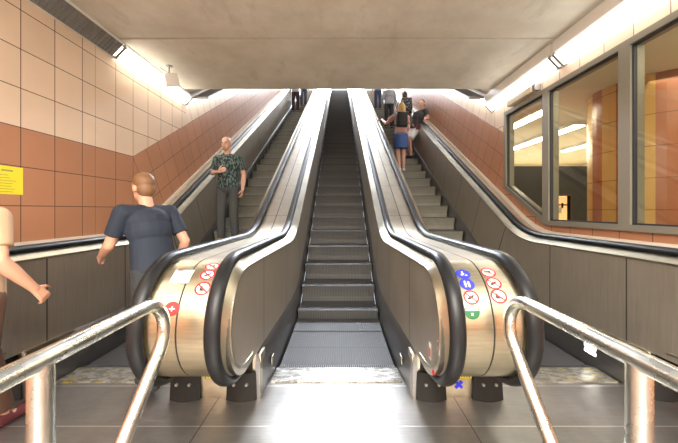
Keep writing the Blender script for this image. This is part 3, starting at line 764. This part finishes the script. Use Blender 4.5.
def person(loc, yaw, H, label, J, cl, vox=.009, hair=None, face=True):
    """local frame: facing +y, right hand towards +x, feet on z = 0; joints for a 1.75 m figure"""
    root = empty('person', loc, yaw); root.scale = (H/1.75,)*3; tag(root, label, 'person')
    V = Vector
    D = dict(pel=(0, 0, .95), nk=(0, -.01, 1.47), hd=(0, .02, 1.635), shR=(.172, 0, 1.385), shL=(-.172, 0, 1.385),
             elR=(.235, -.02, 1.14), elL=(-.235, -.02, 1.14), wrR=(.245, .06, .90), wrL=(-.245, .06, .90), hpR=(.09, 0, .92), hpL=(-.09, 0, .92),
             knR=(.10, .02, .50), knL=(-.10, .02, .50), anR=(.10, 0, .085), anL=(-.10, 0, .085), toeR=None, toeL=None, look=(0, 1, 0), pnR=(-1, 0, 0), pnL=(1, 0, 0), thR=(0, 1, 0), thL=(0, 1, 0), curlR=35, curlL=35)
    D.update(J); J = {k: (V(v) if isinstance(v, tuple) else v) for k, v in D.items()}
    up = (J['nk']-J['pel']).normalized(); sx = (J['shR']-J['shL']).normalized(); MT = orient(up, sx)
    fem = cl.get('fem', False); wide = .93 if fem else 1.0
    def torso(bm, g=0.0, lo=0.0):
        L = (J['nk']-J['pel']).length
        for k, rx, ry, rz in ((.0, .165, .115, .12), (.18, .152 if not fem else .14, .108, .12), (.38, .15 if not fem else .135, .105, .13), (.60, .165*wide, .118, .14), (.76, .165*wide, .112, .11)):
            if k < lo: continue
            add_ell(bm, J['pel']+up*L*k, (rx+g, ry+g, rz+g*.5), MT)
        cap(bm, J['shL'], J['shR'], .050+g, .050+g)
        for sd in 'RL': cap(bm, J['nk']-up*.035, J['sh'+sd]-up*.005, .050+g*.6, .052+g)
    # body, one continuous surface
    bm = bmesh.new(); torso(bm)
    look = J['look'].normalized(); MH = orient((0, 0, 1) if abs(look.z) < .05 else (V((0, 0, 1))-look*look.z*.8), V((look.y, -look.x, 0)))
    hd = J['hd']; R = lambda x, y, z: hd+MH @ V((x, y, z))
    cap(bm, J['nk']-up*.03, R(0, -.02, -.05), .058*wide, .052*wide)
    add_ell(bm, R(0, -.01, .025), (.074, .094, .092), MH, 20); add_ell(bm, R(0, .018, -.045), (.056, .066, .068), MH, 18); cap(bm, R(0, .05, -.09), R(0, .035, -.085), .026, .03)
    add_ell(bm, R(0, .088, -.018), (.014, .022, .024), MH, 10); cap(bm, R(0, .080, .012), R(0, .098, -.024), .008, .012, 8)
    cap(bm, R(-.035, .070, .030), R(.035, .070, .030), .014, .014, 8)
    for s in (-1, 1): add_ell(bm, R(.076*s, -.012, -.005), (.010, .020, .032), MH, 10)
    for s, sd in ((1, 'R'), (-1, 'L')):
        sh, el, wr = J['sh'+sd], J['el'+sd], J['wr'+sd]
        cap(bm, sh, el, .050*wide, .040*wide); cap(bm, el, el+(wr-el)*.35, .040*wide, .040*wide); cap(bm, el+(wr-el)*.35, wr, .040*wide, .026)
        hand(bm, wr, J.get('hd'+sd+'d', (wr-el)), J['pn'+sd], J['th'+sd], J['curl'+sd], 1.0)
        hp, kn, an = J['hp'+sd], J['kn'+sd], J['an'+sd]
        cap(bm, hp, kn, .082, .054); cap(bm, kn, kn+(an-kn)*.35, .053, .054); cap(bm, kn+(an-kn)*.35, an, .054, .036)
        toe = J['toe'+sd] or V((0, 1, 0)); cap(bm, an+V((0, 0, -.035))-toe*.03, an+V((0, 0, -.05))+toe*.14, .034, .028)
    body = bake('body', bm, M[cl['skin']], root, vox)
    # top
    bm = bmesh.new(); torso(bm, .016, .15)
    q = [(MT @ V((math.cos(2*PI*k/24)*.172*wide, math.sin(2*PI*k/24)*.128, 0))) for k in range(24)]; hem = J['pel']-up*cl.get('hem', .03); wst = J['pel']+up*.22
    A = [bm.verts.new(hem+v*1.04) for v in q]; B = [bm.verts.new(wst+v*.93) for v in q]; bm.faces.new(A); bm.faces.new(B[::-1])
    for k in range(24): bm.faces.new((A[k], A[(k+1) % 24], B[(k+1) % 24], B[k]))
    add_ell(bm, J['nk']-up*.035, (.082, .075, .04), MT)
    for sd in 'RL':
        sh, el, wr = J['sh'+sd], J['el'+sd], J['wr'+sd]; ln = cl.get('sleeve', .62)
        if ln <= 1: cap(bm, sh, sh+(el-sh)*ln, .062+.006, .062, 14, (True, False))
        else:
            cap(bm, sh, el, .066, .052, 14); cap(bm, el, el+(wr-el)*(ln-1), .052, .040, 14, (True, False))
    top = bake('shirt' if not cl.get('jacket') else 'jacket', bm, M[cl['top']], root, vox)
    # lower garment
    bm = bmesh.new(); add_ell(bm, J['pel']-up*.03, (.172, .126, .105), MT)
    low = cl['lower']; ln = {'trousers': 1.92, 'shorts': .92, 'skirt': .80}[low]
    for sd in 'RL':
        hp, kn, an = J['hp'+sd], J['kn'+sd], J['an'+sd]
        if low == 'trousers':
            cap(bm, hp, kn, .096, .072, 14); cap(bm, kn, kn+(an-kn)*(ln-1), .072, .062, 14, (True, False))
        else: cap(bm, hp, hp+(kn-hp)*ln, .098, .088 if low == 'shorts' else .112, 14, (True, False))
    if low == 'skirt':
        a = J['pel']; b = (J['knR']+J['knL'])/2; add_tube(bm, [a, a+(b-a)*.78], [.165, .185], 20)
    bake({'trousers': 'trousers', 'shorts': 'shorts', 'skirt': 'skirt'}[low], bm, M[cl['lowmat']], root, vox)
    for sd in 'RL':
        bm = bmesh.new(); an = J['an'+sd]; toe = (J['toe'+sd] or V((0, 1, 0))).normalized(); MS = orient((0, 0, 1), V((toe.y, -toe.x, 0)))
        add_ell(bm, an+V((0, 0, -.045))+toe*.145, (.046, .075, .036), MS); add_ell(bm, an+V((0, 0, -.032))-toe*.01, (.042, .062, .052), MS); cap(bm, an+V((0, 0, -.05)), an+V((0, 0, -.05))+toe*.13, .036, .036)
        zmin = an.z-.085
        o = bake('shoe', bm, M[cl['shoe']], root, vox)
        for v in o.data.vertices: v.co.z = max(v.co.z, zmin)
    if hair:
        bm = bmesh.new(); add_ell(bm, R(0, -.027, .050), (.081, .088, .086), MH, 20); add_ell(bm, R(0, -.05, -.01), (.072, .062, .075), MH, 16)
        if hair[1] == 'pony': cap(bm, R(0, -.11, .03), R(0, -.16, -.10), .03, .022)
        if hair[1] == 'long': cap(bm, R(0, -.07, .0), R(0, -.10, -.17), .075, .055); cap(bm, R(-.05, -.02, 0), R(-.06, -.05, -.15), .04, .03); cap(bm, R(.05, -.02, 0), R(.06, -.05, -.15), .04, .03)
        if hair[1] == 'bun': add_ell(bm, R(0, -.06, .12), (.036, .036, .034), MH, 12)
        bake('hair', bm, M[hair[0]], root, vox)
    if cl.get('stubble'):
        bm = bmesh.new(); add_ell(bm, R(0, .026, -.072), (.053, .062, .046), MH, 18); bake('beard', bm, M[cl['stubble']], root, .005)
    if face:
        for s in (-1, 1):
            bm = bmesh.new(); add_ell(bm, R(.030*s, .076, .006), (.011, .007, .006), MH, 10); from_bm('eye', bm, M['eye'], body, 180)
        bm = bmesh.new(); add_ell(bm, R(0, .083, -.066), (.022, .007, .006), MH, 10); from_bm('mouth', bm, M['lips'], body, 180)
    return root, J
def on_step(py, x, yoff=.2):
    best = min(KS, key=lambda d: abs(HY+F*(CH-(N(d)-.006))/(d+yoff)-py)); return Vector((x, best+yoff, N(best)-.006)), best
def height(loc, head_py): return loc.z*-1+CH+(HY-head_py)*loc.y/F
def to_local(root, p): 
    m = Matrix.Translation(root[0]) @ Matrix.Rotation(root[1], 4, 'Z') @ Matrix.Scale(root[2], 4); return tuple(m.inverted() @ Vector(p))
def px_x(px, d): return CXW+(px-CX)/F*d
def rucksack(loc, yaw, H, J, w, h, dp, label, m, off=(0, 0, 0)):
    nk, pel = J['nk'], J['pel']; up = (nk-pel).normalized(); sx = (J['shR']-J['shL']).normalized(); b = -(up.cross(sx)).normalized()
    c = pel+(nk-pel)*.60-V0(up.cross(sx))*(.150+dp/2)+Vector(off)
    root = empty('backpack', loc, yaw); root.scale = (H/1.75,)*3; tag(root, label, 'backpack')
    MT = orient(up, sx); bm = bmesh.new()
    add_box(bm, -w/2, w/2, -dp/2, dp/2, -h/2, h/2, 0, min(w, dp)*.3)
    for v in bm.verts: v.co = MT @ v.co+c
    from_bm('bag_body', bm, m, root, 60)
    bm = bmesh.new(); add_box(bm, -w*.38, w*.38, -dp/2-.035, -dp/2+.01, -h*.42, h*.02, 0, .02)
    for v in bm.verts: v.co = MT @ v.co+c
    from_bm('front_pocket', bm, m, root, 60)
    for s in (-1, 1):
        bm = bmesh.new(); pts = [c+MT @ Vector((w*.30*s, dp*.45, h*.40)), c+MT @ Vector((w*.34*s, dp*.5+.06, h*.53)), c+MT @ Vector((w*.36*s, dp*.5+.20, h*.46)), c+MT @ Vector((w*.38*s, dp*.5+.29, h*.22)), c+MT @ Vector((w*.46*s, dp*.5+.24, -h*.12)), c+MT @ Vector((w*.48*s, dp*.45, -h*.36))]
        add_tube(bm, pts, .016, 8); from_bm('shoulder_strap', bm, m, root, 60)
def V0(v): return v.normalized()
# 1 the man coming down on the left escalator, facing us
loc, ds_ = on_step(240, 0); loc.x = px_x(228, loc.y); H = height(loc, 137)
person(tuple(loc), PI, H, 'bald man in a dark patterned T-shirt and grey trousers standing on the left escalator',
       dict(elR=(.255, -.03, 1.17), wrR=(.07, .22, 1.16), hdRd=Vector((-.8, .35, .25)), pnR=(0, -1, .1), thR=(0, .2, 1), curlR=50, hd=(.015, .03, 1.63), look=(.08, 1, -.05),
            elL=(-.245, -.04, 1.14), wrL=(-.25, .05, .89), knR=(.10, .04, .5), anR=(.11, .0, .085), anL=(-.12, .0, .085)),
       dict(skin='skin_pale', top='pattern', sleeve=.72, lower='trousers', lowmat='grey_cloth', shoe='charcoal', stubble='skin_tan'), .007)
# 2 the walker by the left escalator landing
loc = Vector((px_x(154, 2.42), 2.42, 0)); H = 1.70
person(tuple(loc), math.radians(62), H, 'sandy-haired walker in a navy T-shirt stepping past the left balustrade',
       dict(pel=(0, -.02, .93), nk=(0, .10, 1.42), hd=(0, .16, 1.575), shR=(.185, .08, 1.375), shL=(-.185, .10, 1.375), elR=(.25, -.04, 1.12), wrR=(.25, .06, .90), elL=(-.24, .18, 1.12), wrL=(-.2, .38, 1.02),
            hpR=(.09, -.02, .90), hpL=(-.09, -.02, .90), knR=(.09, .16, .50), anR=(.09, .22, .085), knL=(-.09, .0, .49), anL=(-.09, -.14, .10), look=(0, 1, -.15)),
       dict(skin='skin', top='navy', sleeve=.7, lower='trousers', lowmat='charcoal', shoe='charcoal'), .007, ('hair_sand', 'short'))
# 3 the passer-by cut off by the left edge
loc = Vector((-1.99, 1.66, 0)); H = 1.66
person(tuple(loc), math.radians(-4), H, 'passer-by in a beige top walking in at the left edge beside the barrier rail',
       dict(nk=(0, .03, 1.46), hd=(-.02, .06, 1.62), elR=(.255, -.05, 1.15), wrR=(.265, .12, .96), elL=(-.24, -.12, 1.15), wrL=(-.26, -.16, .9), knR=(.09, -.02, .50), anR=(.09, -.26, .12), knL=(-.10, .16, .50), anL=(-.13, .27, .085)),
       dict(skin='skin', top='beige', sleeve=.7, lower='trousers', lowmat='brown', shoe='shoe_red'), .007, ('hair_brown', 'short'))
# 4 woman with denim skirt
loc, db_ = on_step(170, 0); loc.x = px_x(401, loc.y); H = height(loc, 103); yw = math.radians(12)
rt = (loc, yw, H/1.75); ry = db_+.75; hl = to_local(rt, (1.065, ry, N(ry)+1.035))
Jw = dict(wrL=(hl[0]+.10, hl[1]-.07, hl[2]+.03), elL=(-.36, .12, 1.24), hdLd=Vector((-.9, .4, -.15)), pnL=(0, 0, -1), thL=(0, 1, 0), elR=(.22, .03, 1.14), wrR=(.20, .22, 1.0), shL=(-.18, .02, 1.40), curlL=20,
          knR=(.08, .03, .5), anR=(.08, .03, .085), knL=(-.07, .02, .5), anL=(-.07, -.06, .085), look=(-.35, 1, -.1))
r4, J4 = person(tuple(loc), yw, H, 'blonde woman in a denim skirt reaching for the handrail on the right escalator', Jw,
       dict(skin='skin_pale', top='rose', sleeve=.6, lower='skirt', lowmat='denim', shoe='white_cloth', fem=True, hem=-.02), .010, ('hair_blonde', 'long'))
rucksack(tuple(loc), yw, H, J4, .27, .36, .13, 'black backpack on the back of the blonde woman in the denim skirt', M['black'], (-.06, 0, 0))
# 5 boy leaning on the right handrail
loc, db_ = on_step(161, 0); loc.x = 2.06; H = height(loc, 97.5); yw = math.radians(126)
rt = (loc, yw, H/1.75)
pe_ = to_local(rt, (2.17, loc.y+.03, loc.z+.88)); nk_ = to_local(rt, (2.31, loc.y-.02, loc.z+1.38)); a = Vector(nk_); h1 = to_local(rt, (2.36, loc.y-.30, N(loc.y-.30)+1.05))
hd_ = to_local(rt, (2.33, loc.y-.06, loc.z+1.56))
pv = Vector(pe_); P3 = lambda v, x, y, z: (v[0]+x, v[1]+y, v[2]+z)
person(tuple(loc), yw, H, 'boy in a dark T-shirt and white-and-black shorts leaning back on the right handrail',
       dict(pel=pe_, nk=nk_, hd=hd_, shR=P3(a, .17, 0, -.05), shL=P3(a, -.17, 0, -.05), elL=P3(a, -.24, -.03, -.26), wrL=(h1[0]+.03, h1[1], h1[2]+.04), hdLd=Vector((-.6, -.3, -.5)), elR=P3(a, .24, .02, -.30), wrR=P3(a, .10, .20, -.42),
            hpR=P3(pv, .09, 0, -.03), hpL=P3(pv, -.09, 0, -.03), knR=(.10, .14, .50), anR=(.10, .06, .085), knL=(-.10, .20, .52), anL=(-.09, .12, .085), look=(-.25, 1, -.1)),
       dict(skin='skin', top='charcoal', sleeve=.6, lower='shorts', lowmat='white_cloth', shoe='ink'), .010, ('hair_brown', 'short'))
bg = empty('waist_bag', (2.23, loc.y-.20, loc.z+.86)); tag(bg, 'maroon bag at the waist of the boy leaning on the handrail', 'bag')
box('bag_pouch', -.09, .09, -.04, .04, -.06, .06, M['maroon'], bg, .03); bm = bmesh.new(); add_tube(bm, [(-.08, 0, .05), (-.04, .03, .25), (.0, .1, .42)], .008, 8); from_bm('strap', bm, M['maroon'], bg)
# 6 person with the printed black backpack
loc, db_ = on_step(147, 0); loc.x = 2.03; H = height(loc, 92.5)
r6, J6 = person(tuple(loc), 0, H, 'dark-haired person dressed in black, seen from behind beyond the leaning boy', dict(elR=(.20, .02, 1.13), wrR=(.12, .2, 1.02)),
       dict(skin='skin', top='charcoal', sleeve=.6, lower='trousers', lowmat='ink', shoe='ink'), .010, ('hair_brown', 'bun'), False)
rucksack(tuple(loc), 0, H, J6, .32, .46, .16, 'large black printed backpack on the dark-haired person beyond the boy', M['packprint'])
# 7, 8 riders near the top of the right escalator
loc, db_ = on_step(131, 0); loc.x = px_x(389, loc.y)
person(tuple(loc), 0, 1.76, 'rider in a grey jacket and black trousers near the top of the right escalator', {}, dict(skin='skin', top='jacket_grey', jacket=True, sleeve=1.85, lower='trousers', lowmat='ink', shoe='ink'), .012, ('hair_dark', 'short'), False)
loc, db_ = on_step(110, 0); loc.x = px_x(378, loc.y)
person(tuple(loc), 0, 1.72, 'rider in a blue T-shirt with a bare arm, topmost on the right escalator', {}, dict(skin='skin', top='blue_cloth', sleeve=.8, lower='trousers', lowmat='denim_dark', shoe='charcoal'), .012, ('hair_brown', 'short'), False)
# 9, 10 riders near the top of the left escalator
loc, db_ = on_step(114, 0); loc.x = px_x(295.5, loc.y)
person(tuple(loc), 0, 1.74, 'rider in dark burgundy trousers near the top of the left escalator', {}, dict(skin='skin', top='jacket_grey', sleeve=1.9, jacket=True, lower='trousers', lowmat='burgundy', shoe='ink'), .012, ('hair_dark', 'short'), False)
loc, db_ = on_step(107, 0); loc.x = px_x(303.5, loc.y)
person(tuple(loc), 0, 1.66, 'rider in a cream top, topmost on the left escalator', {}, dict(skin='skin', top='cream_cloth', sleeve=.7, lower='trousers', lowmat='denim_dark', shoe='charcoal', fem=True), .012, ('hair_brown', 'short'), False)

# ------------------------------------------------------------------ lights, world, camera
def area(name, loc, rotx, sx, sy, power, col, rotz=0):
    l = bpy.data.lights.new(name, 'AREA'); l.shape = 'RECTANGLE'; l.size = sx; l.size_y = sy; l.energy = power; l.color = col
    o = bpy.data.objects.new(name, l); o.location = loc; o.rotation_euler = (rotx, 0, rotz); COL.objects.link(o); return o
area('daylight_opening', (0, DTOP+.9, N(DTOP)+1.9), math.radians(-60), 4.8, 3.2, 3000, (.80, .88, 1.0))
for y in (-1.0, -2.4, -3.8): area('corridor_fill', (0, y, CZ-.03), 0, 3.2, .5, 190, (1, .95, .87))  # unseen fill lights added behind the viewer to brighten the corridor
area('hall_fill', (5.6, 3.0, 3.05), 0, 3.0, 3.0, 80, (1, .88, .66)); area('hall_fill', (6.0, 9.5, 3.05), 0, 4.0, 2.0, 420, (1, .88, .66))  # fill lights added for general brightness in the hall
w = bpy.data.worlds.new('World'); SC.world = w; w.use_nodes = True
w.node_tree.nodes['Background'].inputs[0].default_value = (.80, .88, 1, 1); w.node_tree.nodes['Background'].inputs[1].default_value = .8
cd = bpy.data.cameras.new('camera'); cd.sensor_width = 36; cd.lens = F/678*36; cd.clip_start = .02
cd.shift_x = (339-CX)/678; cd.shift_y = -(221.5-HY)/678
co_ = bpy.data.objects.new('camera', cd); co_.location = (CXW, 0, CH); co_.rotation_euler = (PI/2, 0, 0); COL.objects.link(co_); SC.camera = co_
SC.view_settings.view_transform = 'Standard'; SC.view_settings.look = 'None'; SC.view_settings.gamma = 1; SC.view_settings.exposure = 0.92
SC.view_settings.use_curve_mapping = False
